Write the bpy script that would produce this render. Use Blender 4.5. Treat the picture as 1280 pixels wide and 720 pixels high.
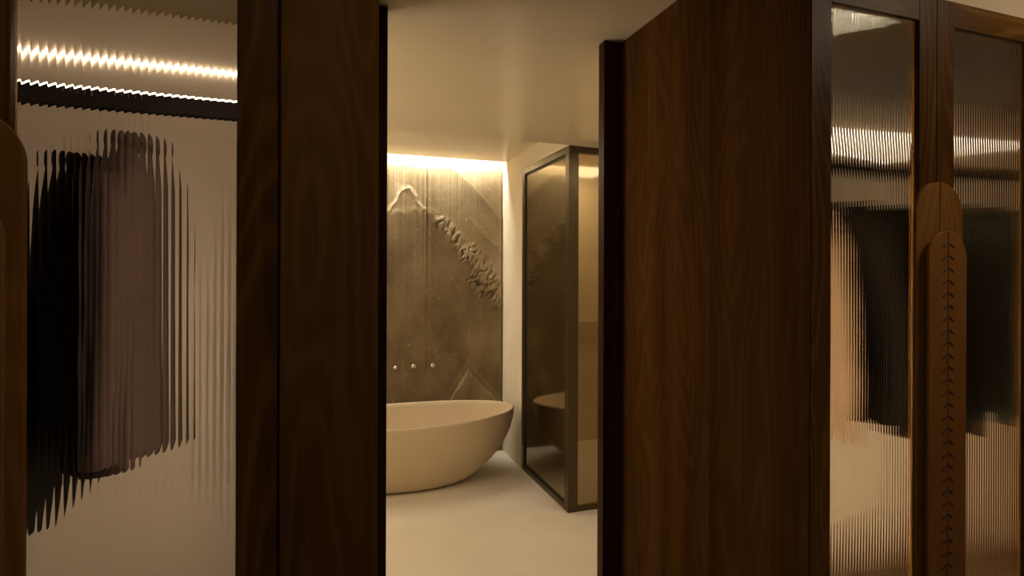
import bpy, bmesh, math, random
import numpy as np
from mathutils import Vector, Matrix

for o in list(bpy.data.objects):
    bpy.data.objects.remove(o)
SC = bpy.context.scene
COL = SC.collection
PI = math.pi

# ------------------------------------------------------------------ camera
# X runs along the wardrobe fronts, Y into the bathroom, Z up (metres)
cam_d = bpy.data.cameras.new('camera')
cam = bpy.data.objects.new('camera', cam_d)
COL.objects.link(cam)
cam_d.sensor_width = 36.0
cam_d.lens = 36.0 * 700 / 1280
cam_d.shift_y = -16.0 / 1280
cam_d.clip_start = 0.02
cam.location = (0, 0, 1.5)
YAW = math.radians(18.85)
cam.matrix_world = (Matrix.Translation((0, 0, 1.5)) @ Matrix.Rotation(-YAW, 4, 'Z')
                    @ Matrix.Rotation(PI / 2, 4, 'X') @ Matrix.Rotation(math.radians(0.2), 4, 'Z'))
SC.camera = cam

# ------------------------------------------------------------------ world, exposure
w = bpy.data.worlds.new('world')
SC.world = w
w.use_nodes = True
w.node_tree.nodes['Background'].inputs[0].default_value = (0.9, 0.7, 0.5, 1)
w.node_tree.nodes['Background'].inputs[1].default_value = 0.0
vs = SC.view_settings
SC.display_settings.display_device = 'sRGB'
vs.view_transform = 'Standard'
vs.look = 'None'
vs.exposure = 0.0
vs.gamma = 1.0
vs.use_curve_mapping = False
try:
    SC.cycles.use_denoising = True
    SC.cycles.max_bounces = 16
    SC.cycles.diffuse_bounces = 6
    SC.cycles.glossy_bounces = 6
    SC.cycles.transmission_bounces = 12
    SC.cycles.transparent_max_bounces = 12
    SC.cycles.caustics_refractive = False
    SC.cycles.caustics_reflective = False
    SC.cycles.sample_clamp_indirect = 4.0
except Exception:
    pass

# ------------------------------------------------------------------ area lamps: dressing room ceiling lamps, added unseen fills for bath and shower
def area(name, loc, rot, sx, sy, power, col):
    d = bpy.data.lights.new(name, 'AREA')
    d.shape = 'RECTANGLE'
    d.size = sx; d.size_y = sy; d.energy = power; d.color = col
    o = bpy.data.objects.new(name, d)
    COL.objects.link(o)
    o.location = loc; o.rotation_euler = rot
    return o

WARM = (1.0, 0.84, 0.62)
area('dressing_ceiling_lamp', (0.20, 0.05, 2.435), (0, 0, 0), 0.35, 0.35, 4.5, WARM)
area('dressing_ceiling_line', (1.75, 0.36, 2.435), (0, 0, 0), 0.45, 0.02, 3.4, WARM)
area('dressing_ceiling_line', (1.75, 0.46, 2.435), (0, 0, 0), 0.45, 0.02, 2.8, WARM)
area('bath_ceiling_fill', (-0.6, 2.7, 2.30), (0, 0, 0), 0.7, 0.7, 4.0, WARM)  # unseen fill from above, added to brighten the bathroom
area('bath_left_fill', (-1.33, 2.75, 1.5), (0, -PI * 0.72, 0), 1.0, 0.9, 22.0, WARM)  # added fill by the left wall, tilted up to lift the low ceiling
area('bath_ceiling_fill', (1.9, 2.55, 2.30), (0, 0, 0), 0.4, 0.4, 4.0, WARM)  # unseen fill, added like the one on the left
area('bath_ceiling_fill', (0.15, 3.95, 2.44), (0, 0, 0), 0.5, 0.5, 6.0, WARM)  # unseen fill over the tub, added for more ambient on the stone
area('shower_fill', (2.0, 4.30, 2.44), (0, 0, 0), 0.7, 0.15, 5.5, WARM)  # added fill that brightens the shower interior

LED_BATH = 200.0
LED_CAB = 34.0
LED_COL = (1.0, 0.90, 0.73)

# ------------------------------------------------------------------ helpers
def finish(o, label=None, cat=None, group=None, kind=None):
    if label: o['label'] = label
    if cat: o['category'] = cat
    if group: o['group'] = group
    if kind: o['kind'] = kind
    return o

def empty(name, loc, label=None, cat=None, group=None, kind=None):
    o = bpy.data.objects.new(name, None)
    COL.objects.link(o)
    o.location = loc
    o.empty_display_size = 0.05
    return finish(o, label, cat, group, kind)

def wloc(o):
    v = Vector(o.location)
    while o.parent is not None:
        o = o.parent
        v += Vector(o.location)
    return v

def link(name, bm, mat, parent=None, smooth=False, centre=None):
    """bm in world coordinates -> ONE mesh object with a centred origin"""
    vsx = [v.co for v in bm.verts]
    if centre is None:
        lo = Vector([min(c[i] for c in vsx) for i in range(3)])
        hi = Vector([max(c[i] for c in vsx) for i in range(3)])
        centre = (lo + hi) / 2
    centre = Vector(centre)
    bmesh.ops.translate(bm, verts=bm.verts, vec=-centre)
    me = bpy.data.meshes.new(name)
    if smooth:
        for f in bm.faces:
            f.smooth = True
    bm.to_mesh(me)
    bm.free()
    me.materials.append(mat)
    o = bpy.data.objects.new(name, me)
    COL.objects.link(o)
    if parent is not None:
        o.parent = parent
        o.location = centre - wloc(parent)
    else:
        o.location = centre
    return o

def box_bm(x0, x1, y0, y1, z0, z1, bev=0.0, bm=None):
    own = bm is None
    b = bmesh.new()
    bmesh.ops.create_cube(b, size=1.0)
    for v in b.verts:
        v.co = Vector(((x0 + x1) / 2 + v.co.x * (x1 - x0), (y0 + y1) / 2 + v.co.y * (y1 - y0),
                       (z0 + z1) / 2 + v.co.z * (z1 - z0)))
    if bev:
        bmesh.ops.bevel(b, geom=list(b.edges), offset=bev, segments=2, affect='EDGES', profile=0.5)
    if own:
        return b
    me = bpy.data.meshes.new('tmp'); b.to_mesh(me); b.free()
    bm.from_mesh(me); bpy.data.meshes.remove(me)
    return bm

def box(name, x0, x1, y0, y1, z0, z1, mat, parent=None, bev=0.0):
    return link(name, box_bm(x0, x1, y0, y1, z0, z1, bev), mat, parent)

def prism_bm(outline, y0, y1, bev=0.0):
    """outline [(x,z)..] extruded along y (y0 is the front, nearer the camera)"""
    bm = bmesh.new()
    a = [bm.verts.new((x, y0, z)) for x, z in outline]
    b = [bm.verts.new((x, y1, z)) for x, z in outline]
    ff = bm.faces.new(a)
    bm.faces.new(list(reversed(b)))
    n = len(a)
    for i in range(n):
        j = (i + 1) % n
        bm.faces.new((a[j], a[i], b[i], b[j]))
    bmesh.ops.recalc_face_normals(bm, faces=bm.faces)
    if bev:
        bmesh.ops.bevel(bm, geom=list(ff.edges), offset=bev, segments=3, affect='EDGES', profile=0.5)
    return bm

def tube_bm(pts, r, seg=10, cap=True, bm=None):
    bm = bm or bmesh.new()
    pts = [Vector(p) for p in pts]
    rs = r if isinstance(r, (list, tuple)) else [r] * len(pts)
    rings = []
    for i, p in enumerate(pts):
        t = (pts[min(i + 1, len(pts) - 1)] - pts[max(i - 1, 0)]).normalized()
        up = Vector((0, 0, 1)) if abs(t.z) < 0.9 else Vector((1, 0, 0))
        a = t.cross(up).normalized(); b = t.cross(a).normalized()
        rings.append([bm.verts.new(p + (a * math.cos(2 * PI * k / seg) + b * math.sin(2 * PI * k / seg)) * rs[i])
                      for k in range(seg)])
    for i in range(len(rings) - 1):
        for k in range(seg):
            l = (k + 1) % seg
            bm.faces.new((rings[i][k], rings[i][l], rings[i + 1][l], rings[i + 1][k]))
    if cap:
        bm.faces.new(rings[0]); bm.faces.new(list(reversed(rings[-1])))
    bmesh.ops.recalc_face_normals(bm, faces=bm.faces)
    return bm

# ------------------------------------------------------------------ materials
def new_mat(name):
    m = bpy.data.materials.new(name)
    m.use_nodes = True
    return m, m.node_tree.nodes, m.node_tree.links, m.node_tree.nodes['Principled BSDF']

def ramp(N, stops):
    r = N.new('ShaderNodeValToRGB')
    while len(r.color_ramp.elements) < len(stops):
        r.color_ramp.elements.new(0.5)
    for e, (p, c) in zip(r.color_ramp.elements, stops):
        e.position = p; e.color = (*c, 1)
    return r

def wood_mat(name, dark, mid, light, axis='Z', rough=0.42):
    m, N, L, B = new_mat(name)
    tc = N.new('ShaderNodeTexCoord'); oi = N.new('ShaderNodeObjectInfo')
    off = N.new('ShaderNodeVectorMath'); off.operation = 'SCALE'
    comb = N.new('ShaderNodeCombineXYZ')
    for i in range(3): L.new(oi.outputs['Random'], comb.inputs[i])
    L.new(comb.outputs[0], off.inputs[0]); off.inputs['Scale'].default_value = 17.0
    add = N.new('ShaderNodeVectorMath'); add.operation = 'ADD'
    L.new(tc.outputs['Object'], add.inputs[0]); L.new(off.outputs[0], add.inputs[1])
    def mapped(sc):
        mp = N.new('ShaderNodeMapping')
        sx = list(sc)
        if axis == 'X': sx = [sc[2], sc[1], sc[0]]
        mp.inputs['Scale'].default_value = sx
        L.new(add.outputs[0], mp.inputs[0])
        return mp
    # broad tone drift, cathedral rings, pores
    n0 = N.new('ShaderNodeTexNoise'); n0.inputs['Scale'].default_value = 1.0; n0.inputs['Detail'].default_value = 2
    L.new(mapped((9, 9, 0.6)).outputs[0], n0.inputs['Vector'])
    n1 = N.new('ShaderNodeTexNoise'); n1.inputs['Scale'].default_value = 1.0; n1.inputs['Detail'].default_value = 1.5
    n1.inputs['Roughness'].default_value = 0.4
    L.new(mapped((7, 7, 1.1)).outputs[0], n1.inputs['Vector'])
    mul = N.new('ShaderNodeMath'); mul.operation = 'MULTIPLY'; mul.inputs[1].default_value = 95.0
    L.new(n1.outputs[0], mul.inputs[0])
    sn = N.new('ShaderNodeMath'); sn.operation = 'SINE'; L.new(mul.outputs[0], sn.inputs[0])
    rg = N.new('ShaderNodeMapRange'); rg.inputs['From Min'].default_value = -0.2; rg.inputs['From Max'].default_value = 1
    L.new(sn.outputs[0], rg.inputs['Value'])
    n2 = N.new('ShaderNodeTexNoise'); n2.inputs['Scale'].default_value = 1.0; n2.inputs['Detail'].default_value = 3
    L.new(mapped((260, 260, 6)).outputs[0], n2.inputs['Vector'])
    # value = .5*drift + .18*rings + .35*pores
    a = N.new('ShaderNodeMath'); a.operation = 'MULTIPLY_ADD'; a.inputs[1].default_value = 0.17
    L.new(rg.outputs[0], a.inputs[0])
    b = N.new('ShaderNodeMath'); b.operation = 'MULTIPLY_ADD'; b.inputs[1].default_value = 1.1; b.inputs[2].default_value = -0.22
    L.new(n0.outputs[0], b.inputs[0]); L.new(b.outputs[0], a.inputs[2])
    c = N.new('ShaderNodeMath'); c.operation = 'MULTIPLY_ADD'; c.inputs[1].default_value = 0.38
    L.new(n2.outputs[0], c.inputs[0]); L.new(a.outputs[0], c.inputs[2])
    r = ramp(N, [(0.25, dark), (0.55, mid), (0.85, light)])
    L.new(c.outputs[0], r.inputs[0]); L.new(r.outputs[0], B.inputs['Base Color'])
    bp = N.new('ShaderNodeBump'); bp.inputs['Strength'].default_value = 0.25; bp.inputs['Distance'].default_value = 0.0008
    L.new(n2.outputs[0], bp.inputs['Height']); L.new(bp.outputs[0], B.inputs['Normal'])
    B.inputs['Roughness'].default_value = rough
    B.inputs['Specular IOR Level'].default_value = 0.07 if rough < 0.6 else 0.0
    return m

def plaster(name, col, rough=0.7, var=0.06, spec=0.3, bump=0.0006, scale=3.0):
    m, N, L, B = new_mat(name)
    tc = N.new('ShaderNodeTexCoord')
    n = N.new('ShaderNodeTexNoise'); n.inputs['Scale'].default_value = scale; n.inputs['Detail'].default_value = 5
    L.new(tc.outputs['Object'], n.inputs['Vector'])
    r = ramp(N, [(0.3, tuple(c * (1 - var) for c in col)), (0.7, tuple(min(1, c * (1 + var)) for c in col))])
    L.new(n.outputs[0], r.inputs[0]); L.new(r.outputs[0], B.inputs['Base Color'])
    n2 = N.new('ShaderNodeTexNoise'); n2.inputs['Scale'].default_value = 60; n2.inputs['Detail'].default_value = 4
    L.new(tc.outputs['Object'], n2.inputs['Vector'])
    bp = N.new('ShaderNodeBump'); bp.inputs['Strength'].default_value = 0.2; bp.inputs['Distance'].default_value = bump
    L.new(n2.outputs[0], bp.inputs['Height']); L.new(bp.outputs[0], B.inputs['Normal'])
    B.inputs['Roughness'].default_value = rough
    B.inputs['Specular IOR Level'].default_value = spec
    return m

def plain(name, col, rough=0.5, metal=0.0, spec=0.5, noise=0.15, nscale=30, stretch=(1, 1, 1)):
    m, N, L, B = new_mat(name)
    tc = N.new('ShaderNodeTexCoord'); mp = N.new('ShaderNodeMapping'); mp.inputs['Scale'].default_value = stretch
    L.new(tc.outputs['Object'], mp.inputs[0])
    n = N.new('ShaderNodeTexNoise'); n.inputs['Scale'].default_value = nscale; n.inputs['Detail'].default_value = 3
    L.new(mp.outputs[0], n.inputs['Vector'])
    r = ramp(N, [(0.3, tuple(c * (1 - noise) for c in col)), (0.7, tuple(min(1, c * (1 + noise)) for c in col))])
    L.new(n.outputs[0], r.inputs[0]); L.new(r.outputs[0], B.inputs['Base Color'])
    B.inputs['Roughness'].default_value = rough
    B.inputs['Metallic'].default_value = metal
    B.inputs['Specular IOR Level'].default_value = spec
    return m

def emit_mat(name, col, s):
    m, N, L, B = new_mat(name)
    N.remove(B)
    e = N.new('ShaderNodeEmission'); e.inputs[0].default_value = (*col, 1); e.inputs[1].default_value = s
    L.new(e.outputs[0], N['Material Output'].inputs[0])
    return m

M = {}
M['wood'] = wood_mat('dark_walnut', (0.032, 0.012, 0.0020), (0.080, 0.033, 0.0055), (0.145, 0.066, 0.0130))
M['wood_h'] = wood_mat('dark_walnut_across', (0.032, 0.012, 0.0020), (0.080, 0.033, 0.0055), (0.145, 0.066, 0.0130), axis='X')
M['wood_panel'] = wood_mat('walnut_panel', (0.052, 0.0230, 0.0065), (0.085, 0.0380, 0.0105), (0.120, 0.0550, 0.0165), rough=0.8)
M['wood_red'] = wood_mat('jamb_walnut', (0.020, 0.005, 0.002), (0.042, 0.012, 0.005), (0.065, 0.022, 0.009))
M['pull'] = wood_mat('pull_wood', (0.120, 0.042, 0.0080), (0.175, 0.074, 0.016), (0.230, 0.104, 0.027), rough=0.38)
M['leather'] = plain('pull_leather', (0.210, 0.082, 0.018), rough=0.6, spec=0.15, noise=0.12, nscale=40, stretch=(1, 1, 0.15))
M['stitch'] = plain('stitch_thread', (0.030, 0.009, 0.004), rough=0.7)
M['plaster'] = plaster('warm_plaster', (0.80, 0.72, 0.57))
M['wall_tan'] = plaster('tan_wall', (0.50, 0.38, 0.25))
M['ceil'] = plaster('satin_ceiling', (0.80, 0.70, 0.53), rough=0.24, spec=0.5, var=0.03, bump=0.0001)
M['floor'] = plaster('microcement', (0.86, 0.81, 0.72), rough=0.42, spec=0.4, var=0.07, scale=1.6)
M['cab_back'] = plaster('wardrobe_lining', (0.58, 0.45, 0.34), rough=0.6, var=0.03)
M['cab_wood'] = wood_mat('wardrobe_inside', (0.070, 0.035, 0.014), (0.120, 0.065, 0.028), (0.170, 0.095, 0.042))
M['cab_dark'] = plain('dark_lining', (0.050, 0.030, 0.012), rough=0.7, spec=0.1)
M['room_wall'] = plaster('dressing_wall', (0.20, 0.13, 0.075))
M['rail'] = plain('rail_metal', (0.014, 0.010, 0.009), rough=1.0, spec=0.0)
M['tub'] = plaster('matte_stone_resin', (0.62, 0.51, 0.355), rough=0.45, var=0.03, spec=0.4, bump=0.0001)
M['bronze'] = plain('dark_bronze', (0.085, 0.062, 0.032), rough=0.38, metal=0.75, noise=0.1)
M['gasket'] = plain('black_gasket', (0.012, 0.009, 0.006), rough=0.6)
M['chrome'] = plain('chrome', (0.80, 0.76, 0.70), rough=0.08, metal=1.0, noise=0.02)
M['led_bath'] = emit_mat('bath_led', (1.0, 0.93, 0.80), LED_BATH)
M['led_cab'] = emit_mat('wardrobe_led', LED_COL, LED_CAB)
M['led_side_right'] = emit_mat('warm_side_led', (1.0, 0.84, 0.58), 140.0)
M['led_dim'] = emit_mat('dim_wardrobe_led', LED_COL, 20.0)
M['led_shelf_fill'] = emit_mat('shelf_fill_led', (1.0, 0.84, 0.58), 120.0)  # glow of the added fill strip in the right wardrobe
M['led_side'] = emit_mat('wardrobe_side_led', LED_COL, 64.0)
M['led_rail'] = emit_mat('rail_led', LED_COL, 5.0)
M['cloth_brown'] = plain('brown_wool', (0.042, 0.023, 0.017), rough=0.9, spec=0.1, nscale=120)
M['cloth_black'] = plain('black_wool', (0.008, 0.0055, 0.004), rough=0.95, spec=0.05, nscale=120)
M['cloth_green'] = plain('dark_green_wool', (0.022, 0.024, 0.012), rough=0.9, nscale=120)
M['cloth_beige'] = plain('beige_linen', (0.17, 0.105, 0.060), rough=0.9, nscale=120)
M['hanger'] = plain('hanger_metal', (0.60, 0.45, 0.32), rough=0.5, metal=0.6)
M['hanger_dark'] = plain('black_hanger', (0.02, 0.018, 0.015), rough=0.6)

def glass_mat():
    m, N, L, B = new_mat('reeded_glass')
    N.remove(B)
    g = N.new('ShaderNodeBsdfGlass'); g.inputs['IOR'].default_value = 1.5
    g.inputs['Roughness'].default_value = 0.0
    g.inputs[0].default_value = (0.95, 0.93, 0.88, 1)
    L.new(g.outputs[0], N['Material Output'].inputs[0])
    return m
M['glass'] = glass_mat()

def smoked(name, tint, refl, rough):
    m, N, L, B = new_mat(name)
    N.remove(B)
    t = N.new('ShaderNodeBsdfTransparent'); t.inputs[0].default_value = (*tint, 1)
    g = N.new('ShaderNodeBsdfGlossy'); g.inputs[0].default_value = (0.85, 0.74, 0.55, 1); g.inputs['Roughness'].default_value = rough
    lw = N.new('ShaderNodeFresnel'); lw.inputs['IOR'].default_value = 1.6
    ad = N.new('ShaderNodeMath'); ad.operation = 'ADD'; ad.use_clamp = True; ad.inputs[1].default_value = refl
    L.new(lw.outputs[0], ad.inputs[0])
    mx = N.new('ShaderNodeMixShader')
    L.new(ad.outputs[0], mx.inputs[0]); L.new(t.outputs[0], mx.inputs[1]); L.new(g.outputs[0], mx.inputs[2])
    L.new(mx.outputs[0], N['Material Output'].inputs[0])
    return m
M['smoke_side'] = smoked('smoked_glass', (0.46, 0.37, 0.22), 0.20, 0.10)
M['smoke_front'] = smoked('bronze_glass', (0.78, 0.70, 0.55), 0.06, 0.08)

def stone_mat():
    m, N, L, B = new_mat('veined_brown_stone')
    at = N.new('ShaderNodeAttribute'); at.attribute_name = 'tone'
    r = ramp(N, [(0.0, (0.045, 0.032, 0.014)), (0.35, (0.180, 0.132, 0.070)), (0.6, (0.29, 0.222, 0.125)), (1.0, (0.50, 0.43, 0.28))])
    L.new(at.outputs['Fac'], r.inputs[0]); L.new(r.outputs[0], B.inputs['Base Color'])
    tc = N.new('ShaderNodeTexCoord'); n2 = N.new('ShaderNodeTexNoise')
    n2.inputs['Scale'].default_value = 70; n2.inputs['Detail'].default_value = 5
    L.new(tc.outputs['Object'], n2.inputs['Vector'])
    bp = N.new('ShaderNodeBump'); bp.inputs['Strength'].default_value = 0.3; bp.inputs['Distance'].default_value = 0.001
    L.new(n2.outputs[0], bp.inputs['Height']); L.new(bp.outputs[0], B.inputs['Normal'])
    B.inputs['Roughness'].default_value = 0.48
    return m
M['stone'] = stone_mat()

# ------------------------------------------------------------------ key dimensions
FY = 0.942          # plane of the wardrobe fronts
BK = 1.58           # inside back of the wardrobes
JY0, JY1 = 1.745, 1.787   # door jambs between passage and bathroom
CH = 2.322          # low ceiling
RC = 2.455          # raised ceiling over bath and shower
SY = 3.225          # where the low ceiling ends, front of the shower
WY = 4.60           # back wall
RX = 1.479          # right bathroom wall / side glass of the shower
TOPZ = 2.168        # top of wardrobe doors

def structure(o):
    o['kind'] = 'structure'
    return o

# ------------------------------------------------------------------ the setting
structure(box('floor', -2.6, 3.2, -2.6, WY, -0.06, 0.0, M['floor']))
cl = structure(empty('ceiling', (0, 0, CH), None, None))
box('ceiling_panel', -2.6, 3.2, JY1 - 0.9, SY, CH, RC + 0.12, M['ceil'], cl)
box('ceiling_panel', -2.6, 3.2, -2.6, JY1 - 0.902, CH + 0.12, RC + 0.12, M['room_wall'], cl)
box('ceiling_panel', -1.5, 2.7, SY + 0.001, WY - 0.10, RC, RC + 0.12, M['ceil'], cl)
box('slot_cover', -1.5, 2.7, WY - 0.099, WY + 0.06, RC + 0.11, RC + 0.16, M['plaster'], cl)
structure(box('trim_1', -1.3, 1.46, WY - 0.098, WY - 0.085, RC + 0.030, RC + 0.050, M['led_bath']))

wb = structure(empty('wall_back', (0.6, WY, 0)))
box('plaster_layer', -1.4, 2.7, WY, WY + 0.08, 0.0, RC + 0.108, M['plaster'], wb)
structure(box('wall_left', -1.5, -1.4, JY1 + 0.08, WY + 0.08, 0, RC + 0.1, M['plaster']))
# solid piece of wall between the tub and the shower glass, seen bright in the corner
structure(box('wall_right', RX, RX + 0.06, 4.092, WY - 0.0005, 0, RC, M['plaster']))
structure(box('trim_5', RX, RX + 0.06, SY + 0.002, 4.0915, CH + 0.0005, RC, M['plaster']))
structure(box('wall_shower_side', 2.6, 2.7, JY1 + 0.08, WY, 0, RC + 0.1, M['plaster']))
box_l = structure(box('wall_passage_back_left', -2.6, 0.068, JY1 - 0.002, JY1 + 0.078, 0, CH - 0.001, M['plaster']))
structure(box('wall_passage_back_right', 1.03, 3.2, JY1 - 0.002, JY1 + 0.078, 0, CH - 0.001, M['plaster']))
# dressing room around the camera
structure(box('wall_near', -2.6, 3.2, -2.68, -2.6, 0, RC + 0.12, M['room_wall']))
structure(box('wall_dressing_left', -2.68, -2.6, -2.6, JY1, 0, RC + 0.12, M['room_wall']))
structure(box('wall_dressing_right', 3.2, 3.28, -2.6, JY1 + 0.08, 0, RC + 0.12, M['room_wall']))
# plaster bulkheads over the wardrobes
structure(box('trim_2', -2.6, 0.068, FY + 0.012, FY + 0.06, TOPZ + 0.008, RC + 0.12, M['wall_tan']))
structure(box('trim_3', 1.024, 3.2, FY + 0.012, FY + 0.06, TOPZ + 0.008, RC + 0.12, M['wall_tan']))

# passage cheeks: walnut panels
pw = structure(empty('wall_passage_right', (1.01, 1.35, 0)))
box('veneer_panel', 1.002, 1.021, FY + 0.0255, 1.2675, 0.0, CH, M['wood_panel'], pw, 0.0006)
box('veneer_panel', 1.002, 1.021, 1.2690, JY0 - 0.0005, 0.0, CH, M['wood_panel'], pw, 0.0006)
box('veneer_edge', 1.002, 1.0042, FY, FY + 0.0253, 0.0, CH, M['wood_panel'], pw)
pl = structure(empty('wall_passage_left', (0.02, 1.0, 0)))
box('front_panel', -0.0605, 0.0895, FY, FY + 0.022, 0.0, CH, M['wood_panel'], pl, 0.0022)
box('veneer_panel', 0.0695, 0.0893, FY + 0.0225, JY0 - 0.0005, 0.0, CH, M['wood_panel'], pl, 0.0006)

d1 = structure(empty('door_1', (0.55, JY0, 0)))
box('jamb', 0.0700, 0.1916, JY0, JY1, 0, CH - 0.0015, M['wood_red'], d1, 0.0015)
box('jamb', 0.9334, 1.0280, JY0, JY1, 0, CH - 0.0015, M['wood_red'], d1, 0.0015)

# ------------------------------------------------------------------ carved stone slabs on the back wall
rng = np.random.RandomState(7)
LAT = rng.rand(256, 256)
def vnoise(x, y):
    xi = np.floor(x).astype(int); yi = np.floor(y).astype(int)
    fx = x - xi; fy = y - yi
    fx = fx * fx * (3 - 2 * fx); fy = fy * fy * (3 - 2 * fy)
    g = lambda a, b: LAT[a % 256, b % 256]
    return ((g(xi, yi) * (1 - fx) + g(xi + 1, yi) * fx) * (1 - fy)
            + (g(xi, yi + 1) * (1 - fx) + g(xi + 1, yi + 1) * fx) * fy)
def fbm(x, y, o=4):
    s = 0; a = 0.5; t = 0
    for i in range(o):
        s = s + a * vnoise(x * 2 ** i + 13.7 * i, y * 2 ** i + 7.1 * i); t += a; a *= 0.5
    return s / t
def seg_dist(X, Z, pts):
    """signed distance to a polyline: + above / right of it, plus 0..1 mask along it"""
    best = np.full(X.shape, 9.0); sgn = np.zeros(X.shape)
    for (x0, z0), (x1, z1) in zip(pts[:-1], pts[1:]):
        dx, dz = x1 - x0, z1 - z0; L2 = dx * dx + dz * dz
        t = np.clip(((X - x0) * dx + (Z - z0) * dz) / L2, 0, 1)
        d = np.hypot(X - (x0 + t * dx), Z - (z0 + t * dz))
        s = np.sign((X - x0) * (-dz) + (Z - z0) * dx)
        up = d < best
        sgn = np.where(up, s, sgn); best = np.minimum(best, d)
    P = np.array(pts)
    return best, np.sign(Z - np.interp(X, P[:, 0], P[:, 1]))
HOOD = [(0.47, 1.95), (0.529, 2.027), (0.558, 2.105), (0.582, 2.160), (0.616, 2.200), (0.656, 2.213), (0.692, 2.201), (0.724, 2.160), (0.748, 2.105), (0.79, 2.03)]
SIL = [(-0.4, 1.60), (0.10, 1.80), (0.35, 1.93), (0.50, 1.99), (0.605, 2.03), (0.747, 2.035), (0.865, 2.013), (0.938, 1.936), (1.012, 1.819), (1.101, 1.714),
       (1.191, 1.594), (1.309, 1.459), (1.46, 1.29)]
RUG1 = [(0.938, 1.936), (1.012, 1.859), (1.087, 1.781), (1.150, 1.705), (1.165, 1.65)]
RUG2 = [(1.195, 1.655), (1.26, 1.575), (1.331, 1.478), (1.402, 1.394), (1.46, 1.31)]
RUG3 = [(1.19, 1.46), (1.25, 1.385), (1.285, 1.35)]
BAND = [(1.180, 1.955), (1.274, 1.865), (1.359, 1.799), (1.46, 1.70)]
BAND2 = [(1.00, 2.40), (1.08, 2.361), (1.204, 2.254), (1.316, 2.138), (1.46, 1.99)]
CHEV = [(0.80, 0.33), (0.898, 0.439), (1.012, 0.543), (1.094, 0.671), (1.17, 0.808), (1.26, 0.682), (1.359, 0.561), (1.46, 0.46)]
CHEV2 = [(0.93, 0.33), (0.999, 0.431), (1.17, 0.707), (1.288, 0.565), (1.46, 0.41)]
def stone_field(X, Z):
    wx = X + 0.03 * (fbm(X * 6, Z * 6) - 0.5); wz = Z + 0.05 * (fbm(X * 5 + 40, Z * 5) - 0.5)
    n = fbm(X * 5 + 3, Z * 3.2, 5)
    fine = fbm(X * 60, Z * 60, 3)
    h = 0.010 * (fbm(X * 3 + 9, Z * 2.2 + 4, 4) - 0.5)
    tone = 0.42 + 0.55 * (n - 0.5) + 0.10 * (fine - 0.5)
    # layered diagonal strata
    st = fbm((wx + wz * 0.9) * 7, (wx * 0.8 - wz) * 1.6, 4)
    e = np.abs(((st * 7) % 1.0) - 0.5)
    tone += np.clip(1 - e / 0.10, 0, 1) * 0.08 * (fbm(X * 9, Z * 9, 2) > 0.5)
    h += 0.003 * np.floor(st * 7) / 7
    sz_ = wz + 0.10 * (fbm(X * 14 + 90, Z * 10, 4) - 0.5)
    d, s = seg_dist(wx, sz_, SIL)
    above = np.clip(0.5 + s * d / 0.05, 0, 1)
    tone += 0.17 * above - 0.04
    h += 0.007 * (1 - above)
    hx_ = X + 0.07 * (fbm(X * 11, Z * 9 + 60, 4) - 0.5); hz_ = Z + 0.10 * (fbm(X * 12 + 30, Z * 8, 4) - 0.5)
    d, s = seg_dist(hx_, hz_, HOOD)
    tone += 0.13 * np.exp(-(d / 0.012) ** 2) + 0.07 * np.exp(-((d - 0.03) / 0.008) ** 2)
    h += 0.008 * np.exp(-(d / 0.018) ** 2) + 0.006 * np.clip(0.5 - s * d / 0.02, 0, 1) * (np.abs(X - 0.65) < 0.16)
    for P, wd in ((RUG1, 0.045), (RUG2, 0.075), (RUG3, 0.035)):
        d, s = seg_dist(wx, wz, P)
        mk = np.clip(1.6 - d / wd, 0, 1)
        rg = fbm((wx + wz) * 20, (wx - wz) * 46 + 4 * fbm(X * 12, Z * 12, 2), 5)
        pit = np.clip((rg - 0.54) * 9, 0, 1)
        tone += mk * (0.10 - 0.36 * pit)
        h += mk * (0.010 + 0.012 * (fbm(X * 17, Z * 17, 3) - 0.5) - 0.013 * pit)
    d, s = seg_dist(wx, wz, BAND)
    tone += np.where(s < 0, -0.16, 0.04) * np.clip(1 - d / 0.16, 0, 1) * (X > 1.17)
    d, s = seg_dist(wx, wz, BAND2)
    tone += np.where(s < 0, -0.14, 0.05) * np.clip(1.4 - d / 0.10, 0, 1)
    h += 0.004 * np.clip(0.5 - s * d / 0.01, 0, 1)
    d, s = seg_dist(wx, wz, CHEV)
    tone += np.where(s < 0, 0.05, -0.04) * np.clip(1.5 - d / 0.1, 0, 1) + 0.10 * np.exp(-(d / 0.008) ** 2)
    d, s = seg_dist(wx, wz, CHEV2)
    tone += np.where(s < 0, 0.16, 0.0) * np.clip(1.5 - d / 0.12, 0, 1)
    h += 0.008 * np.clip(0.5 - s * d / 0.015, 0, 1)
    # small pits and pale flecks
    pk = fbm(X * 38 + 5, Z * 30, 2)
    tone += np.where(pk > 0.86, 0.35, 0) - np.where(pk < 0.12, 0.25, 0)
    # fine combed vertical grooves, strongest near the top and in columns
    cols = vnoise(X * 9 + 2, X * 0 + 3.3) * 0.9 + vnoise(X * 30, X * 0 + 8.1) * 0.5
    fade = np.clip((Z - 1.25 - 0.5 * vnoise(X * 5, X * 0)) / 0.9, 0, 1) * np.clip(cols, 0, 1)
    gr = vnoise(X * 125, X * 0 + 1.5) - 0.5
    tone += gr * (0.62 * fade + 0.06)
    h += gr * 0.006 * fade
    return h, np.clip(tone, 0.02, 1)
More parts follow.
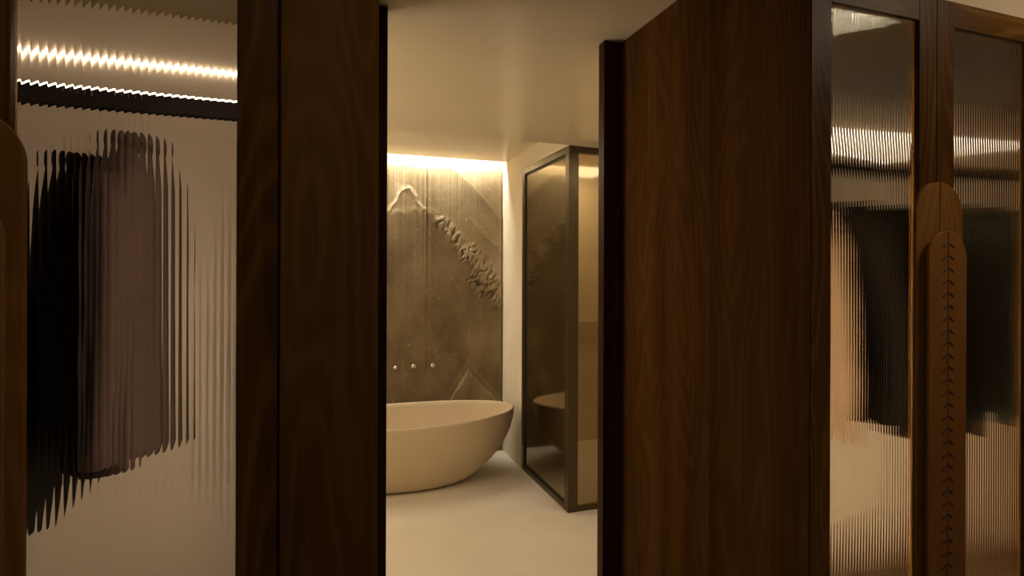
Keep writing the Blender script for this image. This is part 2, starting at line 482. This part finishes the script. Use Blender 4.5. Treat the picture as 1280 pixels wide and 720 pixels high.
def stone_slab(x0, x1, z0, z1, res):
    nx = int((x1 - x0) / res) + 1; nz = int((z1 - z0) / (res * 1.7)) + 1
    xs = np.linspace(x0, x1, nx); zs = np.linspace(z0, z1, nz)
    X, Z = np.meshgrid(xs, zs)
    h, tone = stone_field(X, Z)
    yb = WY - 0.003
    Y = WY - 0.024 - h
    cx, cz = (x0 + x1) / 2, (z0 + z1) / 2
    co = np.stack([X - cx, Y - yb, Z - cz], -1).reshape(-1, 3)
    idx = np.arange(nx * nz).reshape(nz, nx)
    f = np.stack([idx[:-1, :-1], idx[:-1, 1:], idx[1:, 1:], idx[1:, :-1]], -1).reshape(-1, 4)
    # rim back to the wall
    rim = np.concatenate([idx[0, :], idx[1:, -1], idx[-1, -2::-1], idx[-2:0:-1, 0]])
    rc = co[rim].copy(); rc[:, 1] = 0
    k = len(rim); base = len(co)
    co = np.concatenate([co, rc]); tone_a = np.concatenate([tone.reshape(-1), tone.reshape(-1)[rim]])
    side = np.stack([rim, base + np.arange(k), base + (np.arange(k) + 1) % k, np.roll(rim, -1)], -1)
    f = np.concatenate([f, side])
    me = bpy.data.meshes.new('stone_slab')
    me.from_pydata(co.tolist(), [], f.tolist())
    me.polygons.foreach_set('use_smooth', [True] * (len(f) - k) + [False] * k)
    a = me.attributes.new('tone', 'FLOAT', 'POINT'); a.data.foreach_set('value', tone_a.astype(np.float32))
    me.materials.append(M['stone'])
    o = bpy.data.objects.new('stone_slab', me); COL.objects.link(o)
    o.parent = wb; o.location = Vector((cx, yb, cz)) - wloc(wb)
    return o
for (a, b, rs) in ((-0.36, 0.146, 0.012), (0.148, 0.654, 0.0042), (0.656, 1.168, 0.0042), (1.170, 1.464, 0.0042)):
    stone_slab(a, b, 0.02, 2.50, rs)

# ------------------------------------------------------------------ wardrobes
def rounded_half(xc, half, sgn, z0, z1, n=14):
    """half of a round-ended board: flat edge on xc, quarter rounds on the outer side"""
    pts = [(xc, z0)]
    for k in range(n + 1):
        t = PI / 2 * k / n
        pts.append((xc + sgn * half * math.sin(t), z0 + half - half * math.cos(t)))
    for k in range(n + 1):
        t = PI / 2 * (1 - k / n)
        pts.append((xc + sgn * half * math.sin(t), z1 - half + half * math.cos(t)))
    pts.append((xc, z1))
    out = []
    for p in pts:
        if not out or (abs(p[0] - out[-1][0]) + abs(p[1] - out[-1][1])) > 1e-6: out.append(p)
    return out

def reeded_glass(x0, x1, z0, z1, yf, pitch, sag, thick, seg=8):
    n = max(1, round((x1 - x0) / pitch)); p = (x1 - x0) / n
    bm = bmesh.new()
    cols = []
    EC = 0.06
    TS = [0, 0.02, 0.04, 0.06, 0.14, 0.26, 0.38, 0.5, 0.62, 0.74, 0.86, 0.94, 0.96, 0.98, 1.0]
    for i in range(n):
        for t in TS[:None if i == n - 1 else -1]:
            x = x0 + (i + t) * p
            d = min(t, 1 - t)
            if d >= EC: q = (1 - 2 * d) ** 2
            else: q = (1 - 2 * EC) ** 2 + 4 * (1 - 2 * EC) * (EC * EC - d * d) / (2 * EC)
            cols.append((x, yf + sag * (1 - q), False))
    lo = [bm.verts.new((x, y, z0)) for x, y, c in cols]
    hi = [bm.verts.new((x, y, z1)) for x, y, c in cols]
    for i in range(len(cols) - 1):
        f = bm.faces.new((lo[i], lo[i + 1], hi[i + 1], hi[i])); f.smooth = True
    for i, (x, y, c) in enumerate(cols):
        if c or i == len(cols) - 1:
            e = bm.edges.get((lo[i], hi[i]))
            if e: e.smooth = False
    bl = [bm.verts.new((x0, yf + thick, z0)), bm.verts.new((x1, yf + thick, z0))]
    bh = [bm.verts.new((x0, yf + thick, z1)), bm.verts.new((x1, yf + thick, z1))]
    bm.faces.new((bl[1], bl[0], bh[0], bh[1]))
    bm.faces.new((bl[0], lo[0], hi[0], bh[0]))
    bm.faces.new((lo[-1], bl[1], bh[1], hi[-1]))
    bm.faces.new(list(reversed(lo)) + [bl[0], bl[1]])
    bm.faces.new(hi + [bh[1], bh[0]])
    for e in bm.edges:
        if not all(f.smooth for f in e.link_faces): e.smooth = False
    bmesh.ops.recalc_face_normals(bm, faces=bm.faces)
    return bm

STITCH = {}
def stitch_mesh(sgn):
    """one leg of a chevron stitch, thread sunk in the seam, rising to the joint"""
    if sgn not in STITCH:
        bm = tube_bm([(0, 0.0004, 0.0), (sgn * 0.006, -0.0004, -0.0035), (sgn * 0.012, -0.0003, -0.0078), (sgn * 0.017, 0.0006, -0.0120)],
                     [0.0013, 0.0016, 0.0016, 0.0010], 6)
        for f in bm.faces: f.smooth = True
        me = bpy.data.meshes.new('stitch'); bm.to_mesh(me); bm.free(); me.materials.append(M['stitch'])
        STITCH[sgn] = me
    return STITCH[sgn]

ST_W = 0.0575
def wardrobe_door(parent, x0, x1, hinge_left, pitch, stitches=True):
    """x0..x1 outer sizes; the pull sits on the edge away from the hinge"""
    g = 0.0013
    x0 += g; x1 -= g
    z0, z1 = 0.06, TOPZ
    y0, y1 = FY, FY + 0.024
    d = bpy.data.objects.new('door', None); COL.objects.link(d); d.parent = parent
    d.location = Vector(((x0 + x1) / 2, FY, 0)) - wloc(parent)
    box('stile', x0, x0 + ST_W, y0, y1, z0, z1, M['wood'], d, 0.0012)
    box('stile', x1 - ST_W, x1, y0, y1, z0, z1, M['wood'], d, 0.0012)
    box('rail', x0 + ST_W, x1 - ST_W, y0 + 0.0004, y1, z1 - 0.0615, z1, M['wood_h'], d, 0.0010)
    box('rail', x0 + ST_W, x1 - ST_W, y0 + 0.0004, y1, z0, z0 + 0.075, M['wood_h'], d, 0.0010)
    bm = reeded_glass(x0 + ST_W - 0.002, x1 - ST_W + 0.002, z0 + 0.07, z1 - 0.058, FY + 0.010, pitch, 0.00062 * (pitch / 0.01), 0.006)
    link('glass', bm, M['glass'], d)
    xc = x1 if hinge_left else x0
    s = -1 if hinge_left else 1
    xj = x1 + g if hinge_left else x0 - g
    link('pull_plate', prism_bm(rounded_half(xc, 0.0777, s, 0.30, 1.726), FY - 0.008, FY - 0.0001, 0.0015), M['pull'], d)
    sp = prism_bm(rounded_half(xc, 0.0400, s, 0.43, 1.580), FY - 0.0205, FY - 0.0081)
    link('pull_core', sp, M['pull'], d)
    link('pull_grip', prism_bm(rounded_half(xc, 0.0627, s, 0.41, 1.607), FY - 0.0270, FY - 0.0206, 0.0018), M['leather'], d)
    k = 0
    z = 1.5795
    while z > 0.45:
        o = bpy.data.objects.new('stitch', stitch_mesh(s)); COL.objects.link(o); o.parent = d
        o.location = Vector((xc + s * 0.0006, FY - 0.0272, z)) - wloc(d)
        z -= 0.0290
    return d

def wardrobe(label, x0, x1, doors, pitch, back_led, rail_led, side_led):
    group = None
    wv = empty('wardrobe', ((x0 + x1) / 2, 1.3, 0), label, 'wardrobe', group)
    yb = FY + 0.026
    box('plinth', x0 + 0.005, x1 - 0.005, yb + 0.03, BK, 0, 0.055, M['wood_h'], wv)
    box('bottom_panel', x0 + 0.019, x1 - 0.019, yb, BK, 0.056, 0.078, M['cab_wood'], wv)
    box('top_panel', x0 + 0.019, x1 - 0.019, yb, BK, 2.138, 2.158, M['cab_dark'], wv)
    box('side_panel', x0, x0 + 0.018, yb, BK, 0.056, 2.158, M['cab_wood'], wv)
    box('side_panel', x1 - 0.018, x1, yb, BK, 0.056, 2.158, M['cab_wood'], wv)
    box('back_panel', x0, x1, BK + 0.0005, BK + 0.018, 0.056, 2.158, M['cab_back'], wv)
    box('light_strip', x0 + 0.019, x1 - 0.019, BK - 0.007, BK, 2.006, 2.014, back_led, wv)
    for (xa, xb) in ((x0 + 0.0185, x0 + 0.0245), (x1 - 0.0245, x1 - 0.0185)):
        box('side_light_strip', xa, xb, yb + 0.014, yb + 0.024, 0.75, 1.98, side_led, wv)
    if rail_led: box('rail_light', x0 + 0.019, x1 - 0.019, 1.1905, 1.1945, 1.8303, 1.8330, M['led_rail'], wv)
    # flat hanging rail with its ledge
    box('hanging_rail', x0 + 0.0185, x1 - 0.0185, 1.190, 1.212, 1.798, 1.830, M['rail'], wv, 0.002)
    for (a, b, hl) in doors:
        wardrobe_door(wv, a, b, hl, pitch)
    return wv

wl = wardrobe('built-in dark walnut wardrobe with reeded glass doors, left of the passage', -0.860, -0.062,
              [(-0.857, -0.460, True), (-0.460, -0.0630, False)], 0.0100, M['led_cab'], True, M['led_side'])
wr = wardrobe('long built-in dark walnut wardrobe with reeded glass doors, right of the passage', 1.022, 2.590,
              [(1.0068, 1.397, True), (1.397, 1.790, False), (1.790, 2.187, True), (2.187, 2.584, False)], 0.0090, M['led_dim'], False, M['led_side_right'])
box('inner_shelf', 1.041, 2.571, FY + 0.06, BK - 0.001, 0.445, 0.465, M['cab_wood'], wr)
box('shelf_fill_strip', 1.06, 2.55, FY + 0.062, FY + 0.070, 0.4651, 0.472, M['led_shelf_fill'], wr)  # added glowing strip below view, brightens the lower part of the wardrobe

# ------------------------------------------------------------------ clothes
def garment(name, label, cat, group, x, z_top, z_hem, hx, hv, mat, collar=True, lean=0.0, seed=0, yc=1.201, sleeve_len=None):
    rnd = random.Random(seed)
    root = empty(name, (x, yc, z_top - 0.02), label, cat, group)
    n = 36; lv = 30
    ph = [rnd.uniform(0, 6.28) for _ in range(4)]
    bm = bmesh.new(); rings = []
    for i in range(lv + 1):
        t = i / lv
        z = z_top + (z_hem - z_top) * t
        dz = z_top - z
        sh = min(1.0, (dz / 0.12))
        v = 0.045 + (hv - 0.045) * math.sin(sh * PI / 2) ** 0.9
        hxx = hx * (0.35 + 0.65 * min(1, dz / 0.07)) * (1 + 0.25 * t)
        v *= (1 - 0.06 * math.sin(PI * min(1, t * 1.4))) + 0.05 * t
        r = []
        for k in range(n):
            a = 2 * PI * k / n
            ca, sa = math.cos(a), math.sin(a)
            fold = 1 + t * (0.20 * math.sin(5 * a + ph[0]) + 0.12 * math.sin(9 * a + ph[1] + 2 * t))
            xx = x + lean * t + hxx * math.copysign(abs(ca) ** 0.8, ca) * fold
            yy = yc + v * math.copysign(abs(sa) ** 0.8, sa) * (1 + 0.02 * math.sin(6 * a + ph[2]))
            r.append(bm.verts.new((xx, yy, z + 0.006 * math.sin(3 * a + ph[3]) * t)))
        rings.append(r)
    for i in range(lv):
        for k in range(n):
            l = (k + 1) % n
            bm.faces.new((rings[i][k], rings[i][l], rings[i + 1][l], rings[i + 1][k]))
    bm.faces.new(rings[0]); bm.faces.new(list(reversed(rings[-1])))
    bmesh.ops.recalc_face_normals(bm, faces=bm.faces)
    link('body', bm, mat, root, True)
    L = sleeve_len or 0.52
    for s in (-1, 1):
        pts = []; rr = []
        for i in range(12):
            t = i / 11
            pts.append((x + lean * t * 0.8 + hx * 0.15 * math.sin(t * 5 + s), yc + s * (hv - 0.035 + 0.055 * math.sin(t * 1.9)), z_top - 0.085 - L * t))
            rr.append(0.048 - 0.012 * t + 0.003 * math.sin(t * 17 + seed))
        rr[0] = 0.030
        sb = tube_bm(pts, rr, 14)
        for v in sb.verts:
            v.co.x = x + (v.co.x - x) * min(1.0, hx / 0.075)
        link('sleeve', sb, mat, root, True)
    if collar:
        pts = [(x + 0.030 * math.cos(a), yc + 0.055 * math.sin(a), z_top - 0.004) for a in [2 * PI * k / 16 for k in range(17)]]
        link('collar', tube_bm(pts, 0.012, 8, False), mat, root, True)
    return root

def hanger(x, z_top, label, group=None, yc=1.201):
    hm = M['hanger'] if x < 0 else M['hanger_dark']
    zs = z_top + 0.004
    h = empty('clothes_hanger', (x, yc, zs), label, 'hanger', group)
    rail_top = 1.830
    hook = [(x, yc, zs), (x, yc, rail_top - 0.048)]
    for k in range(9):
        a = -0.35 * PI + k / 8 * 1.30 * PI
        hook.append((x, yc + 0.0225 * math.cos(a), rail_top - 0.016 + 0.0215 * math.sin(a)))
    link('hook', tube_bm(hook, 0.0016, 8), hm, h, True)
    if x < 0: link('neck', tube_bm([(x, yc, zs + 0.006), (x, yc, zs + 0.040)], [0.0055, 0.0045], 10), hm, h, True)
    arms = [(x, yc - 0.12, z_top - 0.085), (x, yc - 0.06, z_top - 0.045), (x, yc, z_top - 0.012), (x, yc + 0.06, z_top - 0.045), (x, yc + 0.12, z_top - 0.085)]
    link('shoulder_bar', tube_bm(arms, 0.005, 8), hm, h, True)
    return h

garment('jacket', 'brown wool jacket hanging alone on the rail behind the left glass', 'jacket', None, -0.325, 1.742, 1.185, 0.050, 0.155, M['cloth_brown'], seed=3, sleeve_len=0.45)
hanger(-0.325, 1.742, 'slim metal hanger carrying the brown jacket behind the left glass')
garment('coat', 'long black coat hanging beside the brown jacket, hem lower than it', 'coat', None, -0.408, 1.700, 1.090, 0.027, 0.150, M['cloth_black'], lean=-0.06, seed=5, sleeve_len=0.5)
hanger(-0.408, 1.700, 'slim metal hanger carrying the long black coat behind the left glass')

garment('shirt', 'beige shirt hanging nearest the passage behind the first right-hand glass', 'shirt', None, 1.25, 1.690, 1.10, 0.030, 0.12, M['cloth_beige'], seed=8, collar=False)
hanger(1.25, 1.690, 'black hanger carrying the beige shirt, nearest the passage on the right rail')
ORD = ['first', 'second', 'third', 'fourth', 'fifth', 'sixth']
xs = [1.40, 1.52, 1.64]
for i, x in enumerate(xs):
    garment('coat', ORD[i] + ' black coat, counted from the beige shirt, behind the first right-hand glass', 'coat', 'black coats behind the first right-hand glass',
            x, 1.700 - 0.006 * i, 1.12 - 0.012 * i, 0.036, 0.150, M['cloth_black'], seed=20 + i)
    hanger(x, 1.700 - 0.006 * i, 'black hanger carrying the ' + ORD[i] + ' black coat counted from the beige shirt', 'hangers of the black coats on the right')
xs = [1.76, 1.88, 2.01, 2.12, 2.23, 2.34]
for i, x in enumerate(xs):
    garment('coat', ORD[i] + ' dark green coat from the left behind the second right-hand glass', 'coat', 'dark green coats behind the second right-hand glass',
            x, 1.705 - 0.005 * (i % 3), 1.12 - 0.01 * (i % 2), 0.038, 0.150, M['cloth_green'], seed=40 + i)
    hanger(x, 1.705 - 0.005 * (i % 3), 'black hanger carrying the ' + ORD[i] + ' dark green coat from the left', 'hangers of the dark green coats')

# ------------------------------------------------------------------ bathtub
def bathtub():
    cx, cy = 0.60, 4.07
    n = 96
    root = empty('bathtub', (cx, cy, 0), 'freestanding oval cream bathtub in front of the brown stone wall', 'bathtub')
    prof = [(0.435, 0.200, 0.012), (0.465, 0.222, 0.018), (0.51, 0.243, 0.045), (0.575, 0.275, 0.09), (0.635, 0.305, 0.145), (0.690, 0.331, 0.205),
            (0.735, 0.351, 0.27), (0.768, 0.366, 0.335), (0.790, 0.376, 0.41), (0.799, 0.380, 0.468), (0.800, 0.380, 0.486), (0.797, 0.377, 0.491),
            (0.786, 0.366, 0.491), (0.782, 0.362, 0.486), (0.776, 0.356, 0.46), (0.755, 0.340, 0.36), (0.705, 0.312, 0.25), (0.62, 0.27, 0.15),
            (0.50, 0.21, 0.095), (0.30, 0.12, 0.075), (0.10, 0.04, 0.07)]
    bm = bmesh.new(); rings = []
    for a, b, z in prof:
        r = []
        for k in range(n):
            t = 2 * PI * k / n
            c, s = math.cos(t), math.sin(t)
            r.append(bm.verts.new((cx + a * c, cy + b * s * (1 + 0.03 * s * s), z + (0.018 * c * c if 0.3 < z else 0.018 * c * c * z / 0.3))))
        rings.append(r)
    for i in range(len(rings) - 1):
        for k in range(n):
            l = (k + 1) % n
            bm.faces.new((rings[i][k], rings[i][l], rings[i + 1][l], rings[i + 1][k]))
    bm.faces.new(rings[0]); bm.faces.new(list(reversed(rings[-1])))
    bmesh.ops.recalc_face_normals(bm, faces=bm.faces)
    link('basin', bm, M['tub'], root, True)
    bm = bmesh.new()
    lo = [bm.verts.new((cx + 0.42 * math.cos(2 * PI * k / n), cy + 0.185 * math.sin(2 * PI * k / n), 0.0)) for k in range(n)]
    hi = [bm.verts.new((cx + 0.42 * math.cos(2 * PI * k / n), cy + 0.185 * math.sin(2 * PI * k / n), 0.0118)) for k in range(n)]
    for k in range(n):
        l = (k + 1) % n
        bm.faces.new((lo[k], lo[l], hi[l], hi[k]))
    bm.faces.new(list(reversed(lo))); bm.faces.new(hi)
    link('base_ring', bm, M['gasket'], root)
    bm = bmesh.new()
    bmesh.ops.create_cone(bm, cap_ends=True, segments=32, radius1=0.030, radius2=0.028, depth=0.006, matrix=Matrix.Translation((cx, cy, 0.074)))
    link('drain', bm, M['chrome'], root, True)
bathtub()

def lathe_y(prof, cx, cz, y_wall, n=32):
    """prof [(distance from wall, radius)]"""
    bm = bmesh.new(); rings = []
    for d, r in prof:
        rings.append([bm.verts.new((cx + r * math.cos(2 * PI * k / n), y_wall - d, cz + r * math.sin(2 * PI * k / n))) for k in range(n)])
    for i in range(len(rings) - 1):
        for k in range(n):
            l = (k + 1) % n
            bm.faces.new((rings[i][k], rings[i][l], rings[i + 1][l], rings[i + 1][k]))
    bm.faces.new(rings[0]); bm.faces.new(list(reversed(rings[-1])))
    bmesh.ops.recalc_face_normals(bm, faces=bm.faces)
    return bm
for (x, z, R, lab) in ((0.563, 0.757, 0.021, 'leftmost and smallest of three chrome wall taps over the bathtub'),
                       (0.708, 0.763, 0.024, 'middle one of three chrome wall taps over the bathtub'),
                       (0.865, 0.762, 0.024, 'rightmost of three chrome wall taps over the bathtub')):
    t = empty('wall_tap', (x, WY - 0.024, z), lab, 'tap', 'chrome taps over the bathtub')
    link('rosette', lathe_y([(0.0, R), (0.012, R), (0.014, R * 0.93)], x, z, WY - 0.020), M['chrome'], t, True)
    link('knob', lathe_y([(0.0141, R * 0.5), (0.03, R * 0.5), (0.032, R * 0.80), (0.058, R * 0.86), (0.066, R * 0.70), (0.070, R * 0.25)], x, z, WY - 0.020), M['chrome'], t, True)

# ------------------------------------------------------------------ shower enclosure
def shower():
    top = CH - 0.0015
    sh = empty('shower_enclosure', (RX, SY, 0), 'shower enclosure of smoked glass in a dark bronze frame, right of the bathtub', 'shower')
    f = 0.068; t = 0.036
    box('corner_post', RX, RX + f, SY, SY + 0.058, 0, top, M['bronze'], sh, 0.002)
    box('wall_post', RX, RX + t, 4.040, 4.090, 0, top, M['bronze'], sh, 0.002)
    box('top_rail', RX, RX + t, SY + 0.0585, 4.0395, top - 0.045, top, M['bronze'], sh, 0.002)
    box('bottom_rail', RX, RX + t, SY + 0.0585, 4.0395, 0, 0.040, M['bronze'], sh, 0.002)
    # dark rebate bead round the side pane
    bm = bmesh.new()
    y0, y1, z0, z1 = SY + 0.0587, 4.0393, 0.0402, top - 0.0452
    for (a, b, c, d) in ((y0, y0 + 0.016, z0, z1), (y1 - 0.016, y1, z0, z1), (y0 + 0.0161, y1 - 0.0161, z0, z0 + 0.016), (y0 + 0.0161, y1 - 0.0161, z1 - 0.016, z1)):
        box_bm(RX + 0.010, RX + 0.022, a, b, c, d, 0, bm)
    link('gasket', bm, M['gasket'], sh)
    box('side_glass', RX + 0.012, RX + 0.020, y0 + 0.0162, y1 - 0.0162, z0 + 0.0162, z1 - 0.0162, M['smoke_side'], sh)
    # front
    box('top_rail', RX + f + 0.0005, 2.565, SY, SY + t, top - 0.045, top, M['bronze'], sh, 0.002)
    box('bottom_rail', RX + f + 0.0005, 2.565, SY, SY + t, 0, 0.030, M['bronze'], sh, 0.002)
    box('wall_post', 2.5655, 2.599, SY, SY + t, 0, top, M['bronze'], sh, 0.002)
    box('front_glass', RX + f + 0.0006, 2.565, SY + 0.012, SY + 0.020, 0.0305, top - 0.0455, M['smoke_front'], sh)
shower()
structure(box('trim_4', 1.545, 2.599, WY - 0.03, WY - 0.0005, 0.90, 1.08, M['wall_tan']))
